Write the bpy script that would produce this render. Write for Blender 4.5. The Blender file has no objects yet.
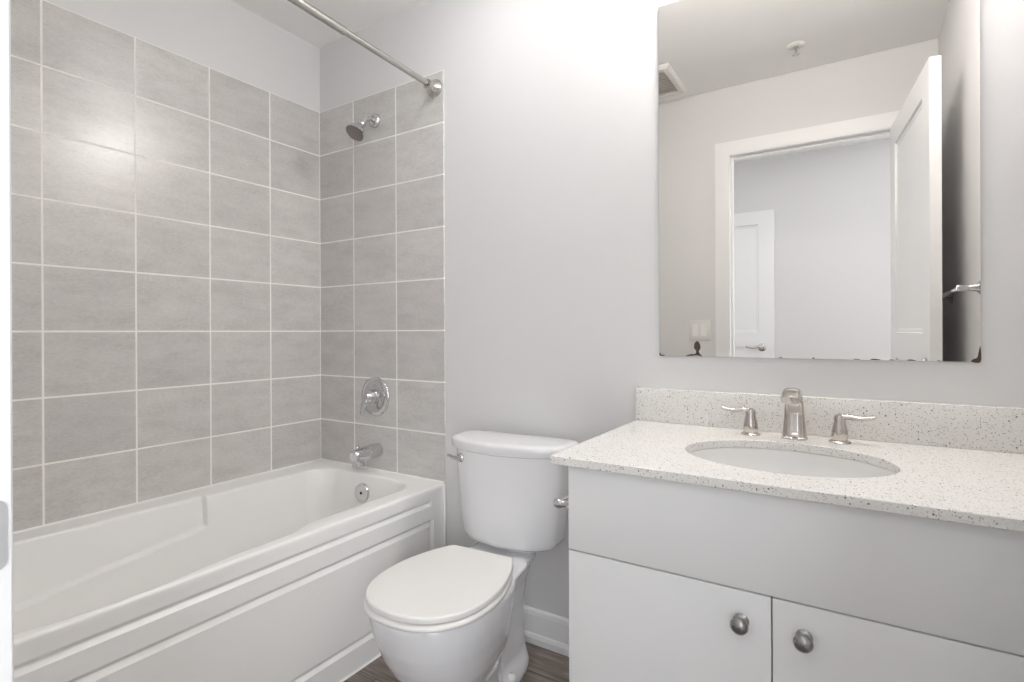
import bpy, bmesh, math, random
from mathutils import Vector, Matrix, noise

sc = bpy.context.scene
PI = math.pi
# ---------------------------------------------------------------- camera
FPX = 536.7135
YAW, PITCH, ROLL, CYP = 0.5681, -0.0005, -0.0043, 332.454
CAM = Vector((2.1547, -1.6736, 1.1189))
cd = bpy.data.cameras.new('camera'); cam = bpy.data.objects.new('camera', cd); sc.collection.objects.link(cam)
cd.sensor_width = 36.0; cd.lens = FPX * 36.0 / 1024.0
cd.shift_y = -(341.0 - CYP) / 1024.0
cd.clip_start = 0.02
_r0 = Vector((math.cos(YAW), math.sin(YAW), 0)); _f0 = Vector((-math.sin(YAW), math.cos(YAW), 0)); _u0 = Vector((0, 0, 1))
_f = _f0 * math.cos(PITCH) + _u0 * math.sin(PITCH); _u = -_f0 * math.sin(PITCH) + _u0 * math.cos(PITCH)
_r = _r0 * math.cos(ROLL) + _u * math.sin(ROLL); _u = -_r0 * math.sin(ROLL) + _u * math.cos(ROLL)
M = Matrix.Identity(4)
for i in range(3):
    M[i][0] = _r[i]; M[i][1] = _u[i]; M[i][2] = -_f[i]; M[i][3] = CAM[i]
cam.matrix_world = M
sc.camera = cam
# ---------------------------------------------------------------- view, world, added hall fill lamps
sc.view_settings.view_transform = 'Standard'; sc.view_settings.look = 'None'
sc.view_settings.gamma = 1.0; sc.view_settings.use_curve_mapping = False
sc.view_settings.exposure = 0.39
sc.cycles.max_bounces = 16; sc.cycles.diffuse_bounces = 8; sc.cycles.glossy_bounces = 6
sc.cycles.sample_clamp_indirect = 6.0
VANITY_GLOW = 60.0
CEILING_FILL = 8.5
w = bpy.data.worlds.new('daylight'); sc.world = w; w.use_nodes = True
w.node_tree.nodes['Background'].inputs[0].default_value = (0.88, 0.94, 1.0, 1)
w.node_tree.nodes['Background'].inputs[1].default_value = 1.0
def area(name, loc, rot, sx, sy, energy, col):
    d = bpy.data.lights.new(name, 'AREA'); d.shape = 'RECTANGLE'; d.size = sx; d.size_y = sy
    d.energy = energy; d.color = col
    o = bpy.data.objects.new(name, d); o.location = loc; o.rotation_euler = rot
    sc.collection.objects.link(o); return o
area('hall_fill_overhead', (2.0, -2.15, 2.44), (0, 0, 0), 0.9, 0.8, 2.5, (0.97, 0.985, 1.0))  # unseen fill lamp, added to brighten the hall and doorway
area('hall_fill_overhead', (0.6, -2.15, 2.44), (0, 0, 0), 0.6, 0.6, 2.0, (0.92, 0.96, 1.0))  # second added overhead fill, towards the hall's left end
area('hall_fill_panel', (3.25, -2.985, 1.25), (-PI / 2, 0, PI), 1.45, 1.9, 36.0, (0.90, 0.95, 1.0))  # added fill on the hall wall, aimed through the doorway at tub and toilet
area('hall_fill_panel', (0.40, -2.985, 1.25), (-PI / 2, 0, PI), 0.80, 1.9, 15.0, (0.90, 0.95, 1.0))  # added fill on the hall wall, aimed at the vanity side

# ---------------------------------------------------------------- materials
def srgb(r, g, b):
    f = lambda c: (c / 12.92) if c <= 0.04045 else ((c + 0.055) / 1.055) ** 2.4
    return (f(r / 255), f(g / 255), f(b / 255), 1)
class NT:
    def __init__(s, name):
        s.m = bpy.data.materials.new(name); s.m.use_nodes = True
        s.t = s.m.node_tree; s.n = s.t.nodes; s.b = s.n['Principled BSDF']
    def new(s, typ, **kw):
        x = s.n.new(typ)
        for k, v in kw.items(): setattr(x, k, v)
        return x
    def link(s, a, b): s.t.links.new(a, b)
    def val(s, x, sock):
        if hasattr(x, 'links') or isinstance(x, bpy.types.NodeSocket): s.link(x, sock)
        else: sock.default_value = x
    def math(s, op, a, b=None, c=None):
        x = s.new('ShaderNodeMath', operation=op)
        for i, v in enumerate((a, b, c)):
            if v is not None: s.val(v, x.inputs[i])
        return x.outputs[0]
    def mix(s, f, a, b):
        x = s.new('ShaderNodeMix', data_type='RGBA')
        s.val(f, x.inputs[0]); s.val(a, x.inputs[6]); s.val(b, x.inputs[7]); return x.outputs[2]
    def coord(s, scale=(1, 1, 1)):
        g = s.new('ShaderNodeTexCoord'); mp = s.new('ShaderNodeMapping'); mp.inputs['Scale'].default_value = scale
        s.link(g.outputs['Object'], mp.inputs[0]); return mp.outputs[0]
    def noise(s, vec, scale, detail=4, rough=0.55):
        x = s.new('ShaderNodeTexNoise'); x.inputs['Scale'].default_value = scale
        x.inputs['Detail'].default_value = detail; x.inputs['Roughness'].default_value = rough
        s.link(vec, x.inputs['Vector']); return x.outputs[0]
    def ramp(s, fac, stops):
        x = s.new('ShaderNodeValToRGB'); e = x.color_ramp.elements
        while len(e) < len(stops): e.new(0.5)
        for i, (p, c) in enumerate(stops): e[i].position = p; e[i].color = c if len(c) == 4 else (*c, 1)
        s.link(fac, x.inputs[0]); return x.outputs[0]
    def bump(s, h, strength, dist=0.002):
        x = s.new('ShaderNodeBump'); x.inputs['Strength'].default_value = strength; x.inputs['Distance'].default_value = dist
        s.link(h, x.inputs['Height']); s.link(x.outputs[0], s.b.inputs['Normal'])

def plain(name, col, rough=0.5, metal=0.0, coat=0.0, spec=0.5, var=0.02, vscale=3.0, bump=0.0, bscale=200):
    n = NT(name); c = n.coord()
    f = n.noise(c, vscale, 3)
    lo = tuple(max(0, x * (1 - var)) for x in col[:3]) + (1,); hi = tuple(min(1, x * (1 + var)) for x in col[:3]) + (1,)
    n.link(n.mix(f, lo, hi), n.b.inputs['Base Color'])
    n.b.inputs['Roughness'].default_value = rough; n.b.inputs['Metallic'].default_value = metal
    n.b.inputs['Coat Weight'].default_value = coat; n.b.inputs['Coat Roughness'].default_value = 0.05
    n.b.inputs['Specular IOR Level'].default_value = spec
    if bump: n.bump(n.noise(c, bscale, 2), bump, 0.001)
    return n.m

M_WALL = plain('wall_paint', srgb(219, 218, 218), 0.55, bump=0.05, bscale=350, var=0.006, spec=0.3)
M_CEIL = plain('ceiling_paint', srgb(242, 242, 241), 0.8, bump=0.06, bscale=250, var=0.006, spec=0.2)
M_TRIM = plain('trim_paint', srgb(236, 236, 236), 0.35, var=0.006)
M_ACRY = plain('white_acrylic', srgb(242, 241, 239), 0.33, coat=0.0, var=0.006)
M_CER = plain('white_ceramic', srgb(229, 229, 231), 0.10, coat=0.4, var=0.006)
M_SINK = plain('sink_ceramic', srgb(218, 217, 216), 0.12, coat=0.3, var=0.006)
M_SEAT = plain('white_plastic', srgb(236, 234, 231), 0.28, var=0.006)
M_CAB = plain('cabinet_laminate', srgb(230, 230, 230), 0.38, var=0.006)
M_CARC = plain('cabinet_board', srgb(150, 148, 144), 0.6)
M_CHROME = plain('chrome', (0.66, 0.66, 0.67, 1), 0.06, metal=1.0)
M_NICKEL = plain('polished_nickel', (0.58, 0.545, 0.51, 1), 0.08, metal=1.0)
M_BRUSH = plain('brushed_nickel', (0.58, 0.555, 0.53, 1), 0.20, metal=1.0)
M_SATIN = plain('satin_nickel', (0.56, 0.56, 0.57, 1), 0.5, metal=0.6)
M_ROD = plain('rod_steel', (0.52, 0.50, 0.47, 1), 0.10, metal=1.0)
M_KNOB = plain('pewter', (0.34, 0.33, 0.32, 1), 0.27, metal=1.0)
M_DARK = plain('dark_rubber', (0.03, 0.03, 0.03, 1), 0.6)
M_NOZ = plain('grey_nozzle_face', (0.20, 0.175, 0.16, 1), 0.4)
M_PLATE = plain('white_switch_plastic', srgb(226, 224, 220), 0.35)
M_CAULK = plain('white_caulk', srgb(240, 239, 236), 0.4)
M_WORN = plain('desilvered_backing', (0.055, 0.035, 0.025, 1), 0.5, var=0.5, vscale=90)
M_MEDGE = plain('mirror_edge', (0.25, 0.26, 0.26, 1), 0.3)
M_GRILLE = plain('grille_grey', srgb(196, 191, 184), 0.6)
M_MIRROR = plain('mirror_silver', (0.775, 0.755, 0.73, 1), 0.0, metal=1.0, var=0.0)

def glow_mat(name, col, s):
    n = NT(name); n.b.inputs['Base Color'].default_value = (0.9, 0.9, 0.9, 1)
    n.b.inputs['Emission Color'].default_value = col; n.b.inputs['Emission Strength'].default_value = s
    return n.m
M_GLOW = glow_mat('lit_frosted_glass', (1.0, 0.968, 0.935, 1), VANITY_GLOW)
M_DOME = glow_mat('fill_opal_dome', (0.98, 0.99, 1.0, 1), CEILING_FILL)  # glow for the added ceiling fill light

TH, TW, TZ = 0.2095, 0.261, 1.1276      # tile height, width, a grout row's height
def tile_mat(name, axis, off, width):
    n = NT(name); g = n.new('ShaderNodeTexCoord'); sp = n.new('ShaderNodeSeparateXYZ'); n.link(g.outputs['Object'], sp.inputs[0])
    u = n.math('DIVIDE', n.math('SUBTRACT', sp.outputs[axis], off), width)
    v = n.math('DIVIDE', n.math('SUBTRACT', sp.outputs[2], TZ), TH)
    def dist(x, size):
        fr = n.math('FRACT', x); d = n.math('MINIMUM', fr, n.math('SUBTRACT', 1.0, fr))
        return n.math('MULTIPLY', d, size)
    d = n.math('MINIMUM', dist(u, width), dist(v, TH))
    mr = n.new('ShaderNodeMapRange'); n.link(d, mr.inputs[0])
    mr.inputs[1].default_value = 0.0023; mr.inputs[2].default_value = 0.0034
    body = mr.outputs[0]                                   # 0 grout, 1 tile
    cid = n.new('ShaderNodeCombineXYZ'); n.link(n.math('FLOOR', u), cid.inputs[0]); n.link(n.math('FLOOR', v), cid.inputs[1])
    wn = n.new('ShaderNodeTexWhiteNoise', noise_dimensions='3D'); n.link(cid.outputs[0], wn.inputs[0])
    va = n.new('ShaderNodeVectorMath', operation='MULTIPLY_ADD')
    n.link(wn.outputs['Color'], va.inputs[0]); va.inputs[1].default_value = (9, 9, 9); n.link(g.outputs['Object'], va.inputs[2])
    mp = n.new('ShaderNodeMapping'); mp.inputs['Scale'].default_value = (1, 1, 3.2); n.link(va.outputs[0], mp.inputs[0])
    big = n.noise(mp.outputs[0], 7, 5, 0.65)
    mp2 = n.new('ShaderNodeMapping'); mp2.inputs['Scale'].default_value = (1, 1, 3); n.link(va.outputs[0], mp2.inputs[0])
    fine = n.noise(mp2.outputs[0], 75, 4, 0.75)
    k = n.math('ADD', n.math('MULTIPLY', big, 0.45), n.math('MULTIPLY', fine, 0.55))
    col = n.ramp(k, [(0.28, srgb(174, 170, 167)), (0.50, srgb(200, 197, 194)), (0.72, srgb(216, 213, 210))])
    tone = n.math('ADD', 0.95, n.math('MULTIPLY', wn.outputs[0], 0.10))
    hs = n.new('ShaderNodeHueSaturation'); n.link(col, hs.inputs['Color']); n.link(tone, hs.inputs['Value'])
    n.link(n.mix(body, srgb(244, 240, 235), hs.outputs[0]), n.b.inputs['Base Color'])
    ro = n.new('ShaderNodeMapRange'); n.link(body, ro.inputs[0]); ro.inputs[3].default_value = 0.8; ro.inputs[4].default_value = 0.25
    n.link(ro.outputs[0], n.b.inputs['Roughness'])
    n.bump(n.math('ADD', body, n.math('MULTIPLY', fine, 0.10)), 0.35, 0.0012)
    return n.m
M_TILE_L = tile_mat('stone_tile', 1, 0.0, TW)
M_TILE_B = tile_mat('stone_tile_end_wall', 0, 0.2339 - 0.2658, 0.2658)

def quartz():
    n = NT('speckled_quartz'); c = n.coord()
    def specks(scale, thr, keep):
        v = n.new('ShaderNodeTexVoronoi'); v.inputs['Scale'].default_value = scale; n.link(c, v.inputs['Vector'])
        near = n.math('LESS_THAN', v.outputs['Distance'], thr)
        sp = n.new('ShaderNodeSeparateColor'); n.link(v.outputs['Color'], sp.inputs[0])
        return n.math('MULTIPLY', near, n.math('LESS_THAN', sp.outputs[0], keep)), sp.outputs[1]
    base = n.ramp(n.noise(c, 260, 3, 0.7), [(0.35, srgb(222, 220, 216)), (0.6, srgb(234, 232, 229))])
    m1, h1 = specks(150, 0.28, 0.09); m2, h2 = specks(300, 0.36, 0.12); m3, h3 = specks(250, 0.40, 0.14)
    col = n.mix(m3, base, srgb(196, 190, 182))
    col = n.mix(m2, col, srgb(150, 143, 136))
    col = n.mix(m1, col, n.ramp(h1, [(0.0, srgb(92, 84, 78)), (1.0, srgb(140, 126, 114))]))
    n.link(col, n.b.inputs['Base Color']); n.b.inputs['Roughness'].default_value = 0.18
    return n.m
M_QUARTZ = quartz()

def planks():
    n = NT('grey_brown_wood_planks'); g = n.new('ShaderNodeTexCoord'); sp = n.new('ShaderNodeSeparateXYZ'); n.link(g.outputs['Object'], sp.inputs[0])
    row = n.math('DIVIDE', sp.outputs[1], 0.15); rid = n.math('FLOOR', row)
    wn = n.new('ShaderNodeTexWhiteNoise', noise_dimensions='1D'); n.link(rid, wn.inputs['W'])
    xs = n.math('DIVIDE', n.math('ADD', sp.outputs[0], n.math('MULTIPLY', wn.outputs[0], 1.2)), 1.2)
    fr = n.math('FRACT', row); dy = n.math('MULTIPLY', n.math('MINIMUM', fr, n.math('SUBTRACT', 1.0, fr)), 0.15)
    fx = n.math('FRACT', xs); dx = n.math('MULTIPLY', n.math('MINIMUM', fx, n.math('SUBTRACT', 1.0, fx)), 1.2)
    seam = n.math('LESS_THAN', n.math('MINIMUM', dx, dy), 0.0012)
    cid = n.new('ShaderNodeCombineXYZ'); n.link(rid, cid.inputs[0]); n.link(n.math('FLOOR', xs), cid.inputs[1])
    w2 = n.new('ShaderNodeTexWhiteNoise', noise_dimensions='3D'); n.link(cid.outputs[0], w2.inputs[0])
    va = n.new('ShaderNodeVectorMath', operation='MULTIPLY_ADD'); n.link(w2.outputs['Color'], va.inputs[0]); va.inputs[1].default_value = (7, 7, 7)
    n.link(g.outputs['Object'], va.inputs[2])
    mp = n.new('ShaderNodeMapping'); mp.inputs['Scale'].default_value = (1.6, 22, 1); n.link(va.outputs[0], mp.inputs[0])
    gr = n.noise(mp.outputs[0], 3.2, 6, 0.65)
    mp2 = n.new('ShaderNodeMapping'); mp2.inputs['Scale'].default_value = (4, 90, 1); n.link(va.outputs[0], mp2.inputs[0])
    g2 = n.noise(mp2.outputs[0], 3.0, 3, 0.6)
    k = n.math('ADD', n.math('MULTIPLY', gr, 0.7), n.math('MULTIPLY', g2, 0.3))
    col = n.ramp(k, [(0.30, srgb(76, 67, 62)), (0.5, srgb(126, 115, 107)), (0.70, srgb(168, 157, 148))])
    hs = n.new('ShaderNodeHueSaturation'); n.link(col, hs.inputs['Color']); n.link(n.math('ADD', 0.88, n.math('MULTIPLY', w2.outputs[0], 0.24)), hs.inputs['Value'])
    n.link(n.mix(seam, hs.outputs[0], srgb(52, 44, 40)), n.b.inputs['Base Color']); n.b.inputs['Roughness'].default_value = 0.42
    n.bump(k, 0.15, 0.001)
    return n.m
M_FLOOR = planks()

# ---------------------------------------------------------------- mesh helpers
def obj(name, bm, mat, parent=None, smooth=None, loc=None):
    me = bpy.data.meshes.new(name)
    bmesh.ops.remove_doubles(bm, verts=bm.verts, dist=1e-6)
    bmesh.ops.recalc_face_normals(bm, faces=bm.faces)
    bm.to_mesh(me); bm.free()
    if smooth is not None:
        me.polygons.foreach_set('use_smooth', [True] * len(me.polygons))
        if smooth < 179: me.set_sharp_from_angle(angle=math.radians(smooth))
    for m in (mat if isinstance(mat, (list, tuple)) else [mat]): me.materials.append(m)
    o = bpy.data.objects.new(name, me); sc.collection.objects.link(o)
    if parent is not None: o.parent = parent; o.location = -parent_world(parent)
    return o
def parent_world(p):
    v = Vector(p.location); q = p.parent
    while q is not None: v = v + Vector(q.location); q = q.parent
    return v
def thing(name, loc, label, cat, group=None):
    o = bpy.data.objects.new(name, None); sc.collection.objects.link(o); o.location = loc
    o.empty_display_size = 0.05
    return tag(o, label, cat, group)
def tag(o, label, cat, group=None):
    o['label'] = label; o['category'] = cat
    if group: o['group'] = group
    return o
def struct(o): o['kind'] = 'structure'; return o
def box(bm, x0, x1, y0, y1, z0, z1, bevel=0.0, seg=2):
    r = bmesh.ops.create_cube(bm, size=1.0)['verts']
    for v in r:
        v.co = Vector((x0 + (v.co.x + .5) * (x1 - x0), y0 + (v.co.y + .5) * (y1 - y0), z0 + (v.co.z + .5) * (z1 - z0)))
    if bevel:
        es = list({e for v in r for e in v.link_edges})
        bmesh.ops.bevel(bm, geom=es, offset=bevel, segments=seg, affect='EDGES', profile=0.5)
def boxo(name, x0, x1, y0, y1, z0, z1, mat, parent=None, bevel=0.0, seg=2):
    bm = bmesh.new(); box(bm, x0, x1, y0, y1, z0, z1, bevel, seg)
    return obj(name, bm, mat, parent, 40 if bevel else None)
def frame_of(d):
    d = Vector(d).normalized(); a = Vector((0, 0, 1)) if abs(d.z) < 0.9 else Vector((1, 0, 0))
    u = d.cross(a).normalized(); return d, u, d.cross(u).normalized()
def rings(bm, loops, cap0=True, cap1=True, closed=True):
    vs = [[bm.verts.new(p) for p in L] for L in loops]
    n = len(vs[0])
    for a, b in zip(vs, vs[1:]):
        for i in range(n if closed else n - 1):
            j = (i + 1) % n
            bm.faces.new((a[i], a[j], b[j], b[i]))
    if cap0: bm.faces.new(vs[0][::-1])
    if cap1: bm.faces.new(vs[-1])
    return vs
def lathe(bm, base, d, prof, n=32):
    """prof: list of (radius, distance along d)"""
    d, u, v = frame_of(d); base = Vector(base)
    loops = []
    for r, h in prof:
        r = max(r, 1e-4)
        loops.append([base + d * h + (u * math.cos(2 * PI * i / n) + v * math.sin(2 * PI * i / n)) * r for i in range(n)])
    rings(bm, loops)
def sweep(bm, pts, radii, n=20, up=None):
    """pts along a path; radii: r or (ru, rv) per point"""
    pts = [Vector(p) for p in pts]; loops = []
    up = Vector(up) if up else None
    for i, p in enumerate(pts):
        t = (pts[min(i + 1, len(pts) - 1)] - pts[max(i - 1, 0)]).normalized()
        if up is not None:
            u = t.cross(up).normalized(); v = u.cross(t).normalized()
        else: t, u, v = frame_of(t)
        r = radii[i]; ru, rv = r if isinstance(r, tuple) else (r, r)
        loops.append([p + u * math.cos(2 * PI * k / n) * ru + v * math.sin(2 * PI * k / n) * rv for k in range(n)])
    rings(bm, loops)
def catmull(P, n=8, closed=False):
    out = []; m = len(P)
    for i in range(m if closed else m - 1):
        p = [Vector(P[(i + k - 1) % m]) if closed else Vector(P[min(max(i + k - 1, 0), m - 1)]) for k in range(4)]
        for s in range(n):
            t = s / n
            out.append(0.5 * ((2 * p[1]) + (-p[0] + p[2]) * t + (2 * p[0] - 5 * p[1] + 4 * p[2] - p[3]) * t * t + (-p[0] + 3 * p[1] - 3 * p[2] + p[3]) * t ** 3))
    if not closed: out.append(Vector(P[-1]))
    return out
def sstep(x): x = min(1, max(0, x)); return x * x * (3 - 2 * x)

# ---------------------------------------------------------------- the room
RX, CZ = 2.49, 2.488           # right wall, ceiling
FY, HY = -1.524, -3.0          # front wall (with the doorway), hall wall
WB = 0.006                     # painted back wall sits behind the tile face
DX0, DX1, DZ = 1.565, 2.345, 2.106   # doorway
struct(boxo('floor', -1.2, 4.2, HY - 0.1, 0.15, -0.06, 0.0, M_FLOOR))
struct(boxo('ceiling', -1.2, 4.2, HY - 0.1, 0.15, CZ, CZ + 0.06, M_CEIL))
wb = struct(boxo('wall_back', -0.12, RX + 0.12, WB, 0.13, 0, CZ, M_WALL))
wl = struct(boxo('wall_left', -0.12, -WB, FY, WB, 0, CZ, M_WALL))
struct(boxo('wall_right', RX, RX + 0.12, FY, WB, 0, CZ, M_WALL))
bm = bmesh.new()                                          # the wall round the doorway as one extruded outline
pts = [(-1.2, 0), (DX0 - 0.02, 0), (DX0 - 0.02, DZ + 0.02), (DX1 + 0.02, DZ + 0.02), (DX1 + 0.02, 0), (4.2, 0), (4.2, CZ), (-1.2, CZ)]
f = bm.faces.new([bm.verts.new((x, FY, z)) for x, z in pts])
e = bmesh.ops.extrude_face_region(bm, geom=[f])
for v in e['geom']:
    if isinstance(v, bmesh.types.BMVert): v.co.y -= 0.115
bmesh.ops.triangulate(bm, faces=[q for q in bm.faces if len(q.verts) > 4])
struct(obj('wall_front', bm, M_WALL))
struct(boxo('wall_hall', -1.2, 4.2, HY - 0.1, HY, 0, CZ, M_WALL))
struct(boxo('wall_hall_right', 4.1, 4.2, HY, FY - 0.115, 0, CZ, M_WALL))
struct(boxo('wall_hall_left', -1.2, -1.1, HY, FY - 0.115, 0, CZ, M_WALL))

TTOP = TZ + 5 * TH
boxo('tile_panel', -WB, 0.0, -1.524, WB - 0.0001, 0.50, TTOP, M_TILE_L, wl)
boxo('tile_panel', 0.0, 0.762, 0.0, WB, 0.50, TTOP, M_TILE_B, wb)

# baseboards with a shoe moulding
def baseboard(name, a, b, nrm):
    """profile swept from a to b on the floor, nrm points into the room"""
    prof = [(0, 0), (0.020, 0), (0.020, 0.022), (0.016, 0.032), (0.0115, 0.036), (0.0105, 0.100), (0.008, 0.112), (0.003, 0.119), (0, 0.119)]
    bm = bmesh.new(); A, B, N = Vector(a), Vector(b), Vector(nrm)
    rings(bm, [[A + N * d + Vector((0, 0, z)) for d, z in prof], [B + N * d + Vector((0, 0, z)) for d, z in prof]])
    return struct(obj(name, bm, M_TRIM, None))
baseboard('baseboard_back', (0.764, WB, 0), (1.598, WB, 0), (0, -1, 0))
baseboard('baseboard_right', (RX, -0.57, 0), (RX, FY, 0), (-1, 0, 0))
baseboard('baseboard_front', (0.764, FY, 0), (1.488, FY, 0), (0, 1, 0))
baseboard('baseboard_hall', (1.70, HY, 0), (4.1, HY, 0), (0, 1, 0))

# window-like frames added round the two unseen hall fill lamps
for nm, x0_, x1_ in (('fill_lamp_frame_1', 2.525, 3.975), ('fill_lamp_frame_2', 0.0, 0.80)):
    bm = bmesh.new(); zb, zt, wf = 0.30, 2.20, 0.06
    R = lambda i, y: [(x0_ - i, y, zb - i), (x1_ + i, y, zb - i), (x1_ + i, y, zt + i), (x0_ - i, y, zt + i)]
    rings(bm, [R(0.0, HY + 0.0005), R(0.0, HY + 0.022), R(0.012, HY + 0.026), R(wf, HY + 0.024), R(wf, HY + 0.0005)], cap0=False, cap1=False)
    struct(obj(nm, bm, M_TRIM))

# doorway frame: jambs, stop, casing with a strike plate
t1 = bpy.data.objects.new('trim_1', None); sc.collection.objects.link(t1); struct(t1); t1.location = (DX0, FY, 0)
def uframe(name, x0, x1, zt, wd, y0, y1, mat, parent, bev=0.0):
    """a door-shaped band of width wd outside the opening x0..x1 x 0..zt"""
    bm = bmesh.new()
    out = [(x0 - wd, 0), (x0, 0), (x0, zt), (x1, zt), (x1, 0), (x1 + wd, 0), (x1 + wd, zt + wd), (x0 - wd, zt + wd)]
    f = bm.faces.new([bm.verts.new((x, y0, z)) for x, z in out])
    e = bmesh.ops.extrude_face_region(bm, geom=[f])
    for v in e['geom']:
        if isinstance(v, bmesh.types.BMVert): v.co.y = y1
    if bev: bmesh.ops.bevel(bm, geom=[q for q in bm.edges if abs(q.verts[0].co.y - y1) < 1e-6 and abs(q.verts[1].co.y - y1) < 1e-6], offset=bev, segments=2, affect='EDGES')
    bmesh.ops.triangulate(bm, faces=[q for q in bm.faces if len(q.verts) > 4])
    return obj(name, bm, mat, parent, 30 if bev else None)
uframe('jamb', DX0, DX1, DZ, 0.018, FY - 0.117, FY + 0.0015, M_TRIM, t1)
uframe('casing', DX0 - 0.006, DX1 + 0.006, DZ + 0.006, 0.070, FY + 0.0001, FY + 0.0048, M_TRIM, t1, 0.002)
uframe('casing', DX0 - 0.006, DX1 + 0.006, DZ + 0.006, 0.070, FY - 0.1151, FY - 0.121, M_TRIM, t1, 0.002)
uframe('door_stop', DX0 + 0.011, DX1 - 0.011, DZ - 0.011, 0.0108, FY - 0.040, FY - 0.075, M_TRIM, t1)
bm = bmesh.new()
zc, yc = 0.955, FY - 0.0175
loop = []
for cx_, cz_, a0 in ((1, 1, 0), (-1, 1, 90), (-1, -1, 180), (1, -1, 270)):
    for k in range(7):
        a = math.radians(a0 + 15 * k); loop.append((yc + cx_ * 0.0085 + 0.008 * math.cos(a), zc + cz_ * 0.021 + 0.008 * math.sin(a)))
rings(bm, [[(DX0 - 0.0002, y, z) for y, z in loop], [(DX0 + 0.0014, y, z) for y, z in loop]])
sp_ = obj('strike_plate', bm, M_SATIN, t1, 30); sp_['label'] = 'brushed nickel strike plate'
bm = bmesh.new(); box(bm, DX0 + 0.0013, DX0 + 0.0019, yc - 0.006, yc + 0.006, zc - 0.013, zc + 0.013, 0.0002)
obj('latch_hole', bm, M_DARK, sp_)

# panelled door leaf, built lying along +x with hinge at x = 0, face y in [-th/2, th/2]
def panel_leaf(name, wdt, h, th, mat, parent, tf):
    st, tr = 0.112, 0.105
    pan = [(st, 1.10, wdt - st, h - tr), (st, 0.22, wdt - st, 0.985)]
    xs = sorted({0, wdt, st, wdt - st}); zs = sorted({0, h, 0.22, 0.985, 1.10, h - tr})
    bm = bmesh.new()
    for s in (-1, 1):
        y = s * th / 2
        for xa, xb in zip(xs, xs[1:]):
            for za, zb in zip(zs, zs[1:]):
                if any(xa >= p[0] - 1e-6 and xb <= p[2] + 1e-6 and za >= p[1] - 1e-6 and zb <= p[3] + 1e-6 for p in pan):
                    R = lambda i, d: [(xa + i, y - s * d, za + i), (xb - i, y - s * d, za + i), (xb - i, y - s * d, zb - i), (xa + i, y - s * d, zb - i)]
                    rings(bm, [R(0, 0), R(0.003, 0.009), R(0.014, 0.009), R(0.020, 0.011)], cap0=False)
                else:
                    bm.faces.new([bm.verts.new(c) for c in ((xa, y, za), (xb, y, za), (xb, y, zb), (xa, y, zb))])
    c = [(0, 0), (wdt, 0), (wdt, h), (0, h)]
    for (xa, za), (xb, zb) in zip(c, c[1:] + c[:1]):
        bm.faces.new([bm.verts.new(q) for q in ((xa, -th / 2, za), (xb, -th / 2, zb), (xb, th / 2, zb), (xa, th / 2, za))])
    for v in bm.verts: v.co = tf @ v.co
    return obj(name, bm, mat, parent)
def lever(parent, tf, s, th, x, z, d):
    """door lever on face s (+1/-1), grip pointing along d (+1/-1) in x"""
    bm = bmesh.new(); y0 = s * th / 2
    lathe(bm, (x, y0, z), (0, s, 0), [(0.030, 0), (0.030, 0.006), (0.026, 0.010), (0.012, 0.012), (0.010, 0.040), (0.008, 0.044)], 28)
    for v in bm.verts: v.co = tf @ v.co
    ro = obj('rosette', bm, M_BRUSH, parent, 40)
    bm = bmesh.new()
    P = catmull([(x, y0 + s * 0.040, z), (x + d * 0.02, y0 + s * 0.046, z + 0.003), (x + d * 0.06, y0 + s * 0.046, z - 0.004), (x + d * 0.10, y0 + s * 0.044, z + 0.002), (x + d * 0.118, y0 + s * 0.043, z + 0.006)], 6)
    sweep(bm, P, [(0.0085 - 0.003 * i / (len(P) - 1), 0.010 - 0.004 * i / (len(P) - 1)) for i in range(len(P))], 14, up=(0, 0, 1))
    for v in bm.verts: v.co = tf @ v.co
    obj('lever', bm, M_BRUSH, ro, 60)
d1 = bpy.data.objects.new('door_1', None); sc.collection.objects.link(d1); struct(d1); d1.location = (DX1 - 0.006, FY + 0.004, 0)
AO = math.radians(84.0)                                   # leaf direction, swung into the room beside the right wall
tf1 = Matrix.Translation((DX1 - 0.006, FY + 0.004, 0.008)) @ Matrix.Rotation(AO, 4, 'Z') @ Matrix.Translation((0, 0.0178, 0))
leaf = panel_leaf('door_leaf', 0.762, 2.092, 0.035, M_TRIM, d1, tf1)
lever(leaf, tf1, 1, 0.035, 0.70, 0.98, -1)
lever(leaf, tf1, -1, 0.035, 0.70, 0.98, -1)
for z in (0.22, 1.05, 1.86):
    bm = bmesh.new(); lathe(bm, (DX1 - 0.004, FY + 0.011, z - 0.045), (0, 0, 1), [(0.003, -0.004), (0.0055, 0), (0.0055, 0.09), (0.003, 0.094)], 14)
    obj('hinge', bm, M_BRUSH, d1, 40)
d2 = bpy.data.objects.new('door_2', None); sc.collection.objects.link(d2); struct(d2); d2.location = (0.867, HY, 0)
tf2 = Matrix.Translation((0.867, HY + 0.0185, 0.008))
leaf2 = panel_leaf('door_leaf', 0.76, 2.062, 0.035, M_TRIM, d2, tf2)
lever(leaf2, tf2, 1, 0.035, 0.672, 0.982, -1)

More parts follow.
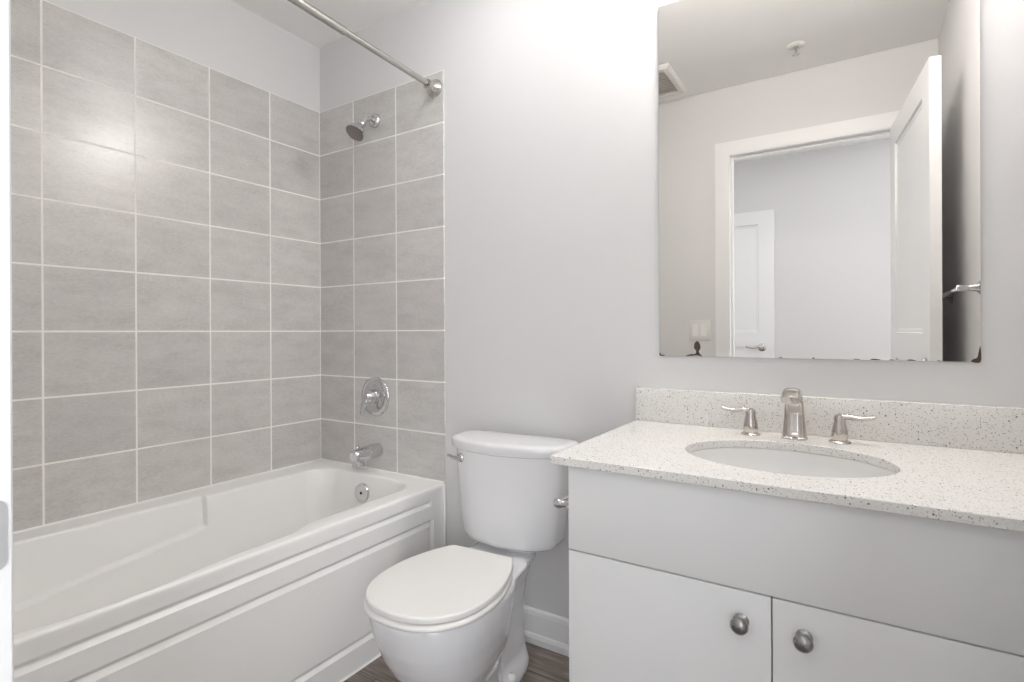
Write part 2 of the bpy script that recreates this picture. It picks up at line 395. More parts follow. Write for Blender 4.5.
# ---------------------------------------------------------------- bathtub
TUBZ = 0.514
tub = thing('bathtub', (0.381, -0.762, 0), 'long white alcove bathtub with a grooved apron under grey tiled walls', 'bathtub')
NS, NC = 44, 12
def tub_loop(z, grow=0.0, d=None):
    """inner outline at height z; returns points and the matching outer-rectangle points"""
    if d is None: d = (TUBZ - z) / 0.38
    d = max(0.0, d)
    xl, xr = 0.122 + 0.045 * d - grow, 0.682 - 0.045 * d + grow
    y0, y1 = -0.080 - 0.055 * d + grow, -1.462 + 0.36 * d ** 1.15 - grow
    r = 0.105 + grow
    P, Q = [], []
    OX0, OX1, OY0, OY1 = 0.001, 0.762, -0.001, -1.523
    cs = [(xr - r, y0 - r, 0, OX1, OY0), (xl + r, y0 - r, 90, OX0, OY0), (xl + r, y1 + r, 180, OX0, OY1), (xr - r, y1 + r, 270, OX1, OY1)]
    for q, (cx, cy, a0, ox, oy) in enumerate(cs):
        pa = None
        for k in range(NC + 1):
            a = math.radians(a0 + 90 * k / NC); p = (cx + r * math.cos(a), cy + r * math.sin(a)); P.append(p)
            f = k / NC
            sx, sy = (ox, cy), (cx, oy)              # where the straight runs leave the corner
            if q in (1, 3): sx, sy = sy, sx
            s0, s1 = sx, sy
            Q.append((s0[0] + (ox - s0[0]) * min(1, 2 * f), s0[1] + (oy - s0[1]) * min(1, 2 * f)) if f <= 0.5 else
                     (ox + (s1[0] - ox) * (2 * f - 1), oy + (s1[1] - oy) * (2 * f - 1)))
        nx = cs[(q + 1) % 4]; ns = NS if q in (1, 3) else 10
        ae = math.radians(a0 + 90)
        pe = (cx + r * math.cos(ae), cy + r * math.sin(ae)); pn = (nx[0] + r * math.cos(ae), nx[1] + r * math.sin(ae))
        qe = Q[-1]; qn = (nx[3], nx[1]) if q in (1, 3) else (nx[0], nx[4])
        if q == 1:                                # extra points where the arm rest begins
            ya, yb = pe[1], pn[1]
            F = [(-0.602 - ya) / (yb - ya) * k / 16 for k in range(1, 17)] + [(-0.602 - 0.0012 * k - ya) / (yb - ya) for k in range(1, 11)]
            F += [F[-1] + (1 - F[-1]) * k / 22 for k in range(1, 22)]
        else: F = [k / ns for k in range(1, ns)]
        for f in F:
            P.append((pe[0] + (pn[0] - pe[0]) * f, pe[1] + (pn[1] - pe[1]) * f)); Q.append((qe[0] + (qn[0] - qe[0]) * f, qe[1] + (qn[1] - qe[1]) * f))
    out = []
    for x, y in P:
        ledge = 0.404 + 0.125 * (y + 0.60)
        up = sstep((z - ledge + 0.002) / 0.009)
        fade = sstep((y - y1) / 0.30)
        if x < 0.4:
            x -= 0.020 * sstep((-0.603 - y) / 0.010) * up * sstep((0.40 - x) / 0.12) * fade
        else:
            x += 0.034 * sstep((-0.57 - y) / 0.11) * up * sstep((x - 0.40) / 0.12) * fade
            x += 0.026 * sstep((-0.80 - y) / 0.28) * up * sstep((x - 0.40) / 0.12) * fade
        out.append((x, y))
    return out, Q
bm = bmesh.new(); loops = []
P, Q = tub_loop(TUBZ, 0.011)
cxm, cym = 0.3815, -0.762
def shrink(Q, s): return [(cxm + (x - cxm) * (1 - s / 0.3805), cym + (y - cym) * (1 - s / 0.761)) for x, y in Q]
loops.append([(x, y, 0.494) for x, y in Q])
for k in range(5):
    a = math.radians(90 * k / 4)
    loops.append([(x, y, TUBZ - 0.009 + 0.009 * math.sin(a)) for x, y in shrink(Q, 0.009 * (1 - math.cos(a)))])
for g, dz in ((0.011, 0.0), (0.007, 0.0006), (0.0035, 0.0022), (0.001, 0.005), (0.0, 0.009)):
    loops.append([(x, y, TUBZ - dz) for x, y in tub_loop(TUBZ - dz, g, 0)[0]])
z = TUBZ - 0.014
while z > 0.185:
    loops.append([(x, y, z) for x, y in tub_loop(z)[0]]); z -= 0.003
for k in range(1, 7):
    a = math.radians(15 * k); s = 0.05 * (1 - math.cos(a)); zz = 0.185 - 0.05 * math.sin(a)
    B = tub_loop(0.185)[0]; cx0 = sum(p[0] for p in B) / len(B); cy0 = sum(p[1] for p in B) / len(B)
    loops.append([(cx0 + (x - cx0) * (1 - s / 0.25), cy0 + (y - cy0) * (1 - s / 0.5), zz) for x, y in B])
rings(bm, loops, cap0=False, cap1=True)
basin = obj('basin', bm, M_ACRY, tub, 35)
# apron with two V-grooved fields
bm = bmesh.new()
G = (-1.455, -0.080, 0.443, 0.467); Pn = (-1.465, -0.066, 0.076, 0.391)
ys = sorted({-1.523, -0.001, G[0], G[1], Pn[0], Pn[1]}); zs = sorted({0.001, 0.4975, G[2], G[3], Pn[2], Pn[3]})
AX = 0.7615
for ya, yb in zip(ys, ys[1:]):
    for za, zb in zip(zs, zs[1:]):
        if any(ya >= h[0] - 1e-6 and yb <= h[1] + 1e-6 and za >= h[2] - 1e-6 and zb <= h[3] + 1e-6 for h in (G, Pn)): continue
        bm.faces.new([bm.verts.new((AX, y, q)) for y, q in ((ya, za), (yb, za), (yb, zb), (ya, zb))])
R = lambda h, i, d: [(AX - d, h[0] + i, h[2] + i), (AX - d, h[1] - i, h[2] + i), (AX - d, h[1] - i, h[3] - i), (AX - d, h[0] + i, h[3] - i)]
rings(bm, [R(Pn, 0, 0), R(Pn, 0.011, 0.010), R(Pn, 0.0125, 0.010), R(Pn, 0.026, 0.001)], cap0=False)
rings(bm, [R(G, 0, 0), R(G, 0.0105, 0.009), R(G, 0.0119, 0.009)], cap0=False)
zt = [(0.7615, 0.001), (0.735, 0.001), (0.735, 0.4975), (0.7615, 0.4975)]
bm.faces.new([bm.verts.new((x, -0.001, q)) for x, q in zt]); bm.faces.new([bm.verts.new((x, -1.523, q)) for x, q in zt])
bm.faces.new([bm.verts.new(c) for c in ((0.735, -0.001, 0.001), (0.735, -1.523, 0.001), (0.735, -1.523, 0.4975), (0.735, -0.001, 0.4975))])
bm.faces.new([bm.verts.new(c) for c in ((0.735, -0.001, 0.001), (AX, -0.001, 0.001), (AX, -1.523, 0.001), (0.735, -1.523, 0.001))])
obj('apron', bm, M_ACRY, tub)
# caulk bead along tiles, wall and floor
bm = bmesh.new()
def bead(a, b, u, v, s=0.006):
    a, b, u, v = Vector(a), Vector(b), Vector(u), Vector(v)
    rings(bm, [[p, p + u * s, p + u * s * .35 + v * s * .35, p + v * s] for p in (a, b)])
bead((0.0002, -0.001, TUBZ - 0.001), (0.0002, -1.52, TUBZ - 0.001), (1, 0, 0), (0, 0, 1))
bead((0.001, -0.0002, TUBZ - 0.001), (0.76, -0.0002, TUBZ - 0.001), (0, -1, 0), (0, 0, 1))
bead((0.762, -0.001, 0.121), (0.762, -0.001, TUBZ - 0.004), (1, 0, 0), (0, -1, 0), 0.005)
bead((0.762, -0.025, 0.0002), (0.762, -1.50, 0.0002), (1, 0, 0), (0, 0, 1), 0.006)
obj('caulk_bead', bm, M_CAULK, basin)
# overflow plate on the tap end, drain in the floor
bm = bmesh.new(); ov = Vector((0.385, -0.0915, 0.437)); nd = Vector((0, -1, 0.145)).normalized()
lathe(bm, ov - nd * 0.004, nd, [(0.042, 0), (0.042, 0.008), (0.039, 0.013), (0.033, 0.0135), (0.031, 0.011), (0.010, 0.012), (0.0, 0.012)], 36)
op = obj('overflow_plate', bm, M_CHROME, tub, 40); op['label'] = 'round chrome overflow plate'
bm = bmesh.new(); lathe(bm, ov + nd * 0.007, nd, [(0.006, 0), (0.006, 0.0025), (0.0, 0.0028)], 16)
obj('screw', bm, M_DARK, op)
bm = bmesh.new(); lathe(bm, (0.39, -0.30, 0.1345), (0, 0, 1), [(0.034, 0), (0.034, 0.004), (0.028, 0.006), (0.0, 0.008)], 30)
obj('drain', bm, M_CHROME, tub, 40)

# ---------------------------------------------------------------- bath fittings on the end wall
ts = thing('tub_spout', (0.386, 0, 0.602), 'chrome tub spout on the grey tiles just above the tub rim', 'tub spout')
bm = bmesh.new()
P = [(0.386, -0.0002, 0.604), (0.386, -0.004, 0.604), (0.386, -0.03, 0.604), (0.386, -0.08, 0.602), (0.386, -0.118, 0.599), (0.386, -0.134, 0.597), (0.386, -0.140, 0.595), (0.386, -0.1405, 0.595)]
sweep(bm, P, [(0.030, 0.030), (0.031, 0.031), (0.0315, 0.0315), (0.0305, 0.030), (0.029, 0.028), (0.0275, 0.0265), (0.023, 0.022), (0.012, 0.012)], 28, up=(1, 0, 0))
body = obj('spout_body', bm, M_CHROME, ts, 40)
bm = bmesh.new(); lathe(bm, (0.386, -0.112, 0.592), (0, -0.06, -1), [(0.0255, -0.012), (0.0265, 0.010), (0.0262, 0.036), (0.023, 0.039), (0.020, 0.039), (0.019, 0.030)], 28)
obj('outlet', bm, M_CHROME, body, 40)
bm = bmesh.new(); lathe(bm, (0.386, -0.118, 0.625), (0, 0, 1), [(0.004, 0), (0.004, 0.006), (0.009, 0.008), (0.010, 0.012), (0.008, 0.016), (0.0, 0.017)], 18)
obj('diverter_knob', bm, M_CHROME, ts, 50)

sv = thing('shower_valve', (0.371, 0, 0.838), 'round chrome shower valve with lever handle on grey tiles above the spout', 'shower valve')
bm = bmesh.new(); lathe(bm, (0.371, -0.0002, 0.838), (0, -1, 0), [(0.086, 0), (0.086, 0.003), (0.083, 0.007), (0.070, 0.012), (0.066, 0.010), (0.060, 0.0095), (0.046, 0.013), (0.040, 0.014), (0.034, 0.014)], 56)
obj('escutcheon', bm, M_CHROME, sv, 40)
bm = bmesh.new(); lathe(bm, (0.371, -0.014, 0.838), (0, -1, 0), [(0.033, 0), (0.032, 0.012), (0.026, 0.030), (0.022, 0.042), (0.016, 0.050), (0.0, 0.053)], 32)
hb = obj('handle_hub', bm, M_CHROME, sv, 40)
bm = bmesh.new()
P = catmull([(0.371, -0.050, 0.842), (0.368, -0.060, 0.822), (0.361, -0.064, 0.797), (0.353, -0.063, 0.776), (0.349, -0.066, 0.765)], 6)
sweep(bm, P, [(0.019 - 0.012 * i / (len(P) - 1), 0.012 - 0.007 * i / (len(P) - 1)) for i in range(len(P))], 16, up=(0, -1, 0))
obj('lever', bm, M_CHROME, hb, 60)

sh = thing('wall_shower', (0.374, 0, 2.049), 'small chrome shower head on a short bent arm, high on the end wall tiles', 'shower head')
bm = bmesh.new(); lathe(bm, (0.376, -0.0002, 2.053), (0, -1, 0), [(0.032, 0), (0.031, 0.006), (0.026, 0.013), (0.017, 0.018), (0.012, 0.018)], 32)
obj('wall_flange', bm, M_CHROME, sh, 40)
bm = bmesh.new(); P = catmull([(0.376, -0.006, 2.053), (0.376, -0.035, 2.052), (0.376, -0.056, 2.042), (0.376, -0.076, 2.018)], 6)
sweep(bm, P, [0.0105] * len(P), 18, up=(1, 0, 0)); obj('shower_arm', bm, M_CHROME, sh, 60)
bm = bmesh.new(); hd = Vector((0, -0.60, -0.80)); hp = Vector((0.376, -0.074, 2.020))
lathe(bm, hp, hd, [(0.011, -0.004), (0.017, 0.000), (0.018, 0.012), (0.015, 0.018), (0.020, 0.026), (0.034, 0.050), (0.042, 0.062), (0.042, 0.070), (0.039, 0.072), (0.037, 0.070)], 36)
hobj = obj('spray_head', bm, M_CHROME, sh, 40)
bm = bmesh.new(); lathe(bm, hp + hd * 0.0695, hd, [(0.037, 0), (0.036, 0.003), (0.030, 0.004), (0.010, 0.002), (0.0, 0.002)], 30)
obj('nozzle_face', bm, M_NOZ, hobj, 40)

cr = thing('shower_curtain_rod', (0.715, -0.762, 2.112), 'brushed metal telescopic shower curtain rod across the top of the tub', 'curtain rod')
RA, RB = Vector((0.722, 0, 2.110)), Vector((0.722, -1.524, 2.166)); RD = (RB - RA).normalized()
bm = bmesh.new(); lathe(bm, RA, RD, [(0.0112, 0.012), (0.0112, 0.50)], 28); obj('inner_tube', bm, M_ROD, cr, 40)
bm = bmesh.new(); lathe(bm, RA, RD, [(0.0112, 0.459), (0.0132, 0.46), (0.0138, 0.464), (0.0138, 1.51)], 28); obj('outer_tube', bm, M_ROD, cr, 40)
for p, d in ((RA, 1), (RB, -1)):
    bm = bmesh.new(); lathe(bm, p + Vector((0, -d * 0.0003, 0)), (0, -d, 0), [(0.036, 0), (0.036, 0.004), (0.033, 0.010), (0.025, 0.024), (0.0205, 0.036), (0.0195, 0.040), (0.0195, 0.050), (0.014, 0.053)], 32)
    obj('end_flange', bm, M_ROD, cr, 30)

# ---------------------------------------------------------------- toilet
TX = 1.144
toi = thing('toilet', (TX, -0.05, 0), 'white two-piece toilet with closed lid between the bathtub and the vanity', 'toilet')
def half_loop(H, n=6):
    """closed symmetric outline from a half outline (x >= 0) listed front to back"""
    R = catmull([(x, y, 0) for x, y in H], n)
    return [(TX + p.x, p.y) for p in R] + [(TX - p.x, p.y) for p in R[::-1][1:-1]] if H[0][0] == 0 and H[-1][0] == 0 else None
toi.rotation_euler.z = math.radians(3.5)
LID = [(0, -0.722), (0.050, -0.717), (0.095, -0.700), (0.130, -0.671), (0.156, -0.634), (0.172, -0.585), (0.178, -0.53), (0.174, -0.465), (0.160, -0.405), (0.140, -0.35), (0.121, -0.312), (0.112, -0.298), (0.106, -0.2935), (0.06, -0.293), (0, -0.293)]
def egg(scale_out, H=LID):
    sx, sy = 1 + scale_out / 0.178, 1 + scale_out / 0.215
    return [(TX + (x - TX) * sx, -0.507 + (y + 0.507) * sy) for x, y in half_loop(H)]
def slab(bm, prof, H=LID):
    rings(bm, [[(x, y, z) for x, y in egg(o, H)] for o, z in prof])
bm = bmesh.new()
slab(bm, [(-0.008, 0.4115), (-0.003, 0.4115), (-0.001, 0.4120), (0, 0.4135), (0, 0.4215)] + [(-0.006 * (1 - math.cos(a)), 0.4220 + 0.006 * math.sin(a)) for a in [PI / 2 * k / 7 for k in range(1, 8)]] + [(-0.007, 0.4281), (-0.0085, 0.4282)])
obj('seat_lid', bm, M_SEAT, toi, 25)
SEATL = [(x * 1.015, y - 0.004 if y < -0.3 else y) for x, y in LID]
bm = bmesh.new()
slab(bm, [(-0.012, 0.3915), (-0.004, 0.3915), (0.0, 0.394), (0.001, 0.399), (-0.001, 0.404), (-0.006, 0.4075), (-0.012, 0.4085)], SEATL)
st = obj('seat', bm, M_SEAT, toi, 50)
for s in (-1, 1):
    bm = bmesh.new(); lathe(bm, (TX + s * 0.075 - 0.022, -0.283, 0.409), (1, 0, 0), [(0.006, 0), (0.011, 0.002), (0.011, 0.042), (0.006, 0.044)], 18)
    box(bm, TX + s * 0.075 - 0.016, TX + s * 0.075 + 0.016, -0.292, -0.268, 0.390, 0.412, 0.003)
    obj('seat_hinge', bm, M_SEAT, toi, 40)
for sx, sy in ((-0.10, -0.655), (0.10, -0.655), (-0.135, -0.41), (0.135, -0.41)):
    boxo('bumper', TX + sx - 0.012, TX + sx + 0.012, sy - 0.006, sy + 0.006, 0.4080, 0.4118, M_SEAT, st, 0.001)
# bowl and pedestal: horizontal sections welded into one skin by a remesh
bm = bmesh.new()
def sect(z, yf, yb, hw, ymax, nf=2.2, nb=2.6, n=48):
    """egg-like section: front tip yf, back yb, widest hw at ymax"""
    L = []
    for i in range(n):
        a = 2 * PI * i / n; c, s = math.cos(a), math.sin(a)
        if s < 0: x = hw * math.copysign(abs(c) ** (2 / nf), c); y = ymax - (ymax - yf) * abs(s) ** (2 / nf)
        else: x = hw * math.copysign(abs(c) ** (2 / nb), c); y = ymax + (yb - ymax) * abs(s) ** (2 / nb)
        L.append((TX + x, y, z))
    return L
rings(bm, [sect(*a) for a in (
    (0.02, -0.606, -0.28, 0.112, -0.46), (0.10, -0.600, -0.28, 0.108, -0.46), (0.14, -0.606, -0.28, 0.113, -0.47), (0.172, -0.626, -0.28, 0.128, -0.48),
    (0.21, -0.654, -0.28, 0.145, -0.49), (0.25, -0.677, -0.28, 0.157, -0.50), (0.30, -0.698, -0.27, 0.167, -0.52), (0.345, -0.709, -0.26, 0.173, -0.53), (0.380, -0.715, -0.25, 0.175, -0.53), (0.3905, -0.711, -0.25, 0.171, -0.53))])
# trapway column behind the bowl
rings(bm, [sect(z, yf, yb, hw, -0.24, 2.6, 3.0) for z, yf, yb, hw in (
    (0.03, -0.50, -0.085, 0.086), (0.07, -0.50, -0.09, 0.074), (0.14, -0.50, -0.092, 0.071), (0.22, -0.50, -0.092, 0.076), (0.29, -0.50, -0.085, 0.084), (0.345, -0.50, -0.07, 0.100), (0.37, -0.48, -0.06, 0.115), (0.385, -0.45, -0.06, 0.118))])
# deck the tank stands on
rings(bm, [[(TX + x, y, z) for x, y in ((-w_, -0.25), (-w_ - 0.004, -0.30), (-w_ - 0.010, -0.37), (w_ + 0.010, -0.37), (w_ + 0.004, -0.30), (w_, -0.25), (w_ - 0.008, -0.225), (w_ - 0.035, -0.20), (w_ - 0.04, -0.055), (0.04 - w_, -0.055), (0.035 - w_, -0.20), (0.008 - w_, -0.225))] for z, w_ in ((0.362, 0.108), (0.370, 0.128), (0.384, 0.136), (0.3905, 0.134))])
# foot
rings(bm, [sect(z, yf, yb, hw, -0.30, 2.6, 3.0) for z, yf, yb, hw in ((0.001, -0.60, -0.085, 0.101), (0.024, -0.60, -0.085, 0.101), (0.042, -0.59, -0.092, 0.092), (0.055, -0.57, -0.10, 0.078))])
bowl = obj('bowl', bm, M_CER, toi, 180)
rm = bowl.modifiers.new('weld', 'REMESH'); rm.mode = 'VOXEL'; rm.voxel_size = 0.006; rm.use_smooth_shade = True
sm = bowl.modifiers.new('soften', 'SMOOTH'); sm.factor = 0.5; sm.iterations = 6
for s in (-1, 1):
    bm = bmesh.new(); lathe(bm, (TX + s * 0.088, -0.27, 0.035), (s * 0.25, 0, 1), [(0.016, -0.01), (0.016, 0.006), (0.012, 0.014), (0.0, 0.017)], 20)
    obj('bolt_cap', bm, M_SEAT, toi, 50)
# tank
def tplan(hw, yb, ys, yf, z, n=64, TX=TX + 0.007):
    L = []
    for i in range(n):
        a = 2 * PI * i / n; c, s = math.cos(a), math.sin(a)
        ym = (yb + ys) / 2
        e = 2 / 7.0
        x = hw * math.copysign(abs(c) ** e, c)
        if s >= 0: y = ym + (yb - ym) * abs(s) ** e
        else: y = ym - (ym - ys) * abs(s) ** e - (ys - yf) * (1 - (x / hw) ** 2)
        L.append((TX + x, y, z))
    return L
bm = bmesh.new()
rings(bm, [tplan(hw, -0.042, ys, yf, z) for z, hw, ys, yf in (
    (0.406, 0.142, -0.150, -0.196), (0.408, 0.162, -0.158, -0.212), (0.415, 0.172, -0.164, -0.221), (0.430, 0.177, -0.166, -0.226), (0.50, 0.186, -0.168, -0.230), (0.60, 0.196, -0.169, -0.234), (0.66, 0.202, -0.169, -0.236), (0.719, 0.205, -0.169, -0.236))])
rings(bm, [tplan(hw, -0.06, ys, yf, z) for z, hw, ys, yf in ((0.3895, 0.105, -0.16, -0.18), (0.411, 0.115, -0.16, -0.185))])
tank = obj('tank', bm, M_CER, toi, 50)
bm = bmesh.new()
rings(bm, [tplan(hw, yb, ys, yf, z) for z, hw, yb, ys, yf in (
    (0.716, 0.200, -0.045, -0.155, -0.215), (0.716, 0.217, -0.034, -0.167, -0.238), (0.719, 0.222, -0.032, -0.170, -0.242), (0.730, 0.225, -0.031, -0.172, -0.244), (0.744, 0.226, -0.030, -0.173, -0.245), (0.750, 0.223, -0.032, -0.170, -0.242), (0.7535, 0.215, -0.037, -0.163, -0.235), (0.755, 0.200, -0.05, -0.150, -0.218))])
obj('tank_lid', bm, M_CER, toi, 40)
bm = bmesh.new(); fx, fy, fz = 0.998, -0.199, 0.687
lathe(bm, (fx, fy + 0.012, fz), (0, -1, 0), [(0.016, 0), (0.016, 0.014), (0.013, 0.019), (0.009, 0.021), (0.009, 0.030), (0.0, 0.032)], 22)
fl = obj('flush_handle', bm, M_CHROME, toi, 40); fl['label'] = 'chrome flush lever'
bm = bmesh.new(); P = catmull([(fx + 0.004, fy - 0.016, fz), (fx - 0.02, fy - 0.020, fz + 0.003), (fx - 0.036, fy - 0.017, fz + 0.006), (fx - 0.045, fy - 0.014, fz + 0.005)], 5)
sweep(bm, P, [(0.0045, 0.0075 - 0.0025 * i / (len(P) - 1)) for i in range(len(P))], 12, up=(0, 0, 1)); obj('lever', bm, M_CHROME, fl, 60)

# ---------------------------------------------------------------- vanity
VX0, VX1, VF = 1.600, 2.4445, -0.5675
van = thing('vanity_cabinet', (2.02, -0.28, 0), 'white flat-front vanity cabinet with two doors under a speckled countertop', 'cabinet')
bm = bmesh.new()
prof = [(VF + 0.0205, 0.10), (0.0045, 0.10), (0.0045, 0.8150), (-0.008, 0.8150), (-0.008, 0.116), (VF + 0.0205, 0.116)]
rings(bm, [[(x, y, z) for y, z in prof] for x in (VX0 + 0.0165, RX - 0.0175)])
obj('carcass', bm, M_CARC, van)
boxo('side_panel', VX0 - 0.0005, VX0 + 0.016, VF + 0.0203, 0.0045, 0.0, 0.8152, M_CAB, van)
boxo('side_panel', RX - 0.017, RX - 0.0005, VF + 0.0203, 0.0045, 0.0, 0.8152, M_CAB, van)
boxo('toe_kick', VX0 + 0.016, RX - 0.001, VF + 0.075, VF + 0.090, 0.0, 0.10, M_CAB, van)
boxo('drawer_front', VX0, VX1, VF, VF + 0.019, 0.6225, 0.8135, M_CAB, van, 0.0012)
boxo('filler', VX1 + 0.003, RX - 0.0005, VF + 0.002, VF + 0.019, 0.10, 0.8135, M_CAB, van, 0.001)
DG = 2.0222
for xa, xb, kx in ((VX0, DG - 0.0013, 1.969), (DG + 0.0013, VX1, 2.0755)):
    dr = boxo('door', xa, xb, VF, VF + 0.019, 0.105, 0.6195, M_CAB, van, 0.0012)
    bm = bmesh.new(); lathe(bm, (kx, VF + 0.0002, 0.562), (0, -1, 0), [(0.0145, 0), (0.0145, 0.002), (0.010, 0.004), (0.0065, 0.007), (0.0062, 0.012), (0.009, 0.015), (0.0155, 0.019), (0.0165, 0.0225), (0.0150, 0.027), (0.010, 0.0305), (0.0, 0.032)], 32)
    kn = obj('knob', bm, M_KNOB, dr, 50); kn['label'] = 'round pewter knob'
# countertop with an oval cut-out
CTX0, CTY = 1.564, -0.5875
SKX, SKY, SRX, SRY = 2.018, -0.318, 0.214, 0.170
ct = thing('countertop', (2.02, -0.29, 0.816), 'white speckled quartz countertop with oval cut-out on the vanity', 'countertop')
bm = bmesh.new(); N = 96
def rect_hit(a):
    dx, dy = SRX * math.cos(a), SRY * math.sin(a); t = 1e9
    if dx > 1e-9: t = min(t, (RX - 0.0005 - SKX) / dx)
    if dx < -1e-9: t = min(t, (CTX0 - SKX) / dx)
    if dy > 1e-9: t = min(t, (0.0055 - SKY) / dy)
    if dy < -1e-9: t = min(t, (CTY - SKY) / dy)
    return (SKX + dx * t, SKY + dy * t)
angs = [2 * PI * i / N for i in range(N)]
for cxx, cyy in ((RX - 0.0005, 0.0055), (CTX0, 0.0055), (CTX0, CTY), (RX - 0.0005, CTY)):
    angs.append(math.atan2((cyy - SKY) / SRY, (cxx - SKX) / SRX) % (2 * PI))
angs = sorted(angs)
E_ = lambda k, z: [(SKX + (SRX + k) * math.cos(a), SKY + (SRY + k) * math.sin(a), z) for a in angs]
O_ = [rect_hit(a) for a in angs]
def inset(p, i):
    return (min(max(p[0], CTX0 + i), RX - 0.0005), min(max(p[1], CTY + i), 0.0055))
O2 = [inset(p, 0.002) for p in O_]
loops = [E_(0.0, 0.816), E_(0.0, 0.8342), E_(0.0018, 0.836), [(x, y, 0.836) for x, y in O2], [(x, y, 0.8342) for x, y in O_], [(x, y, 0.8178) for x, y in O_], [(x, y, 0.816) for x, y in O2], E_(0.0, 0.816)]
rings(bm, loops, cap0=False, cap1=False)
obj('slab', bm, M_QUARTZ, ct, 30)
boxo('backsplash', CTX0 + 0.0003, RX - 0.0006, -0.016, 0.0055, 0.8362, 0.9396, M_QUARTZ, ct, 0.0015)
# undermount sink
snk = thing('sink', (SKX, SKY, 0.68), 'oval white undermount sink basin set in the speckled countertop', 'sink')
bm = bmesh.new()
prof = [(0.014, 0.8158), (0.004, 0.8158), (0.001, 0.8150), (-0.001, 0.812), (-0.004, 0.80), (-0.014, 0.775), (-0.032, 0.745), (-0.060, 0.718), (-0.095, 0.700), (-0.125, 0.694), (-0.150, 0.692)]
E2 = lambda k, z: [(SKX + (SRX + k) * math.cos(2 * PI * i / 72), SKY + max(SRY + k * (1.0 if k > -0.1 else 1.0), 0.02) * math.sin(2 * PI * i / 72), z) for i in range(72)]
outer = [(-0.13, 0.680), (-0.09, 0.686), (-0.05, 0.705), (-0.02, 0.735), (0.0, 0.77), (0.008, 0.80), (0.014, 0.8158)]
rings(bm, [E2(k, z) for k, z in prof], cap0=False, cap1=True)
rings(bm, [E2(k, z) for k, z in outer], cap0=True, cap1=False)
obj('bowl', bm, M_SINK, snk, 50)
bm = bmesh.new(); lathe(bm, (SKX, SKY, 0.6925), (0, 0, 1), [(0.022, 0), (0.022, 0.002), (0.016, 0.003), (0.0, 0.004)], 24); obj('drain', bm, M_CHROME, snk, 40)

# widespread faucet
FYC = -0.083
fa = thing('faucet', (SKX, FYC, 0.836), 'polished widespread faucet, arched spout and two levers, on the counter behind the sink', 'faucet')
bm = bmesh.new()
P = [(0, 0.000, 0.8362), (0, 0.000, 0.8405), (0, 0.0, 0.843), (0, 0.001, 0.870), (0, 0.001, 0.900), (0, -0.002, 0.926), (0, -0.012, 0.948), (0, -0.034, 0.960), (0, -0.062, 0.963), (0, -0.088, 0.957), (0, -0.106, 0.947)]
Rr = [(0.0255, 0.023), (0.0255, 0.023), (0.0235, 0.020), (0.0215, 0.0175), (0.0195, 0.0150), (0.0180, 0.0135), (0.0170, 0.0125), (0.0165, 0.0115), (0.0168, 0.0110), (0.0172, 0.0105), (0.0172, 0.0100)]
P = [(SKX + 0.002, FYC + y, z) for _, y, z in P]
Rr = [(a * 1.22, b * 1.1) for a, b in Rr]
loops = []
for i, p in enumerate(P):
    a = Vector(P[max(i - 1, 0)]); b = Vector(P[min(i + 1, len(P) - 1)]); t = (b - a).normalized()
    if i < 3: t = Vector((0, 0, 1))
    u = Vector((1, 0, 0)); v = u.cross(t).normalized(); ru, rv = Rr[i]
    L = []
    for k in range(28):
        q = 2 * PI * k / 28; c, s = math.cos(q), math.sin(q)
        L.append(Vector(p) + u * ru * math.copysign(abs(c) ** 0.75, c) + v * rv * math.copysign(abs(s) ** 0.75, s))
    loops.append(L)
rings(bm, loops)
spt = obj('spout', bm, M_NICKEL, fa, 45)
bm = bmesh.new(); lathe(bm, (SKX + 0.002, FYC - 0.093, 0.949), (0, -0.35, -1), [(0.011, -0.004), (0.011, 0.008), (0.009, 0.010), (0.0, 0.009)], 20); obj('aerator', bm, M_CHROME, spt, 40)
for s, hx in ((-1, 1.914), (1, 2.122)):
    bm = bmesh.new()
    lathe(bm, (hx, FYC, 0.8362), (0, 0, 1), [(0.0245, 0), (0.0245, 0.003), (0.021, 0.006), (0.0185, 0.007), (0.0185, 0.010), (0.0195, 0.012), (0.0180, 0.030), (0.0145, 0.046), (0.0125, 0.054), (0.0135, 0.061), (0.0115, 0.068), (0.005, 0.072), (0.0, 0.0725)], 28)
    hd_ = obj('handle', bm, M_NICKEL, fa, 40)
    bm = bmesh.new()
    P = catmull([(hx - s * 0.004, FYC, 0.899), (hx + s * 0.018, FYC - 0.001, 0.902), (hx + s * 0.042, FYC - 0.003, 0.900), (hx + s * 0.064, FYC - 0.004, 0.903), (hx + s * 0.074, FYC - 0.004, 0.906)], 6)
    sweep(bm, P, [(0.0085 if i < 10 else 0.0085 + 0.0015 * (i - 10) / 14, 0.0080 - 0.0030 * i / (len(P) - 1)) for i in range(len(P))], 16, up=(0, 0, 1))
    obj('lever', bm, M_NICKEL, hd_, 60)

# toilet paper holder on the cabinet's side
def bar_post(bm, base, d, L):
    lathe(bm, base, d, [(0.024, 0), (0.024, 0.003), (0.020, 0.006), (0.0125, 0.014), (0.0095, L * 0.55), (0.0085, L * 0.72), (0.0105, L * 0.80), (0.0125, L * 0.92), (0.0105, L + 0.004), (0.0, L + 0.007)], 26)
tp = thing('toilet_paper_holder', (VX0, -0.43, 0.696), 'empty chrome toilet paper holder on the vanity side beside the toilet tank', 'toilet paper holder')
for y in (-0.495, -0.355):
    bm = bmesh.new(); bar_post(bm, (VX0 - 0.0006, y, 0.696), (-1, 0, 0), 0.068); obj('post', bm, M_CHROME, tp, 40)
bm = bmesh.new(); lathe(bm, (VX0 - 0.058, -0.490, 0.696), (0, 1, 0), [(0.0045, 0), (0.008, 0.006), (0.008, 0.124), (0.0045, 0.130)], 20); obj('spindle', bm, M_CHROME, tp, 40)
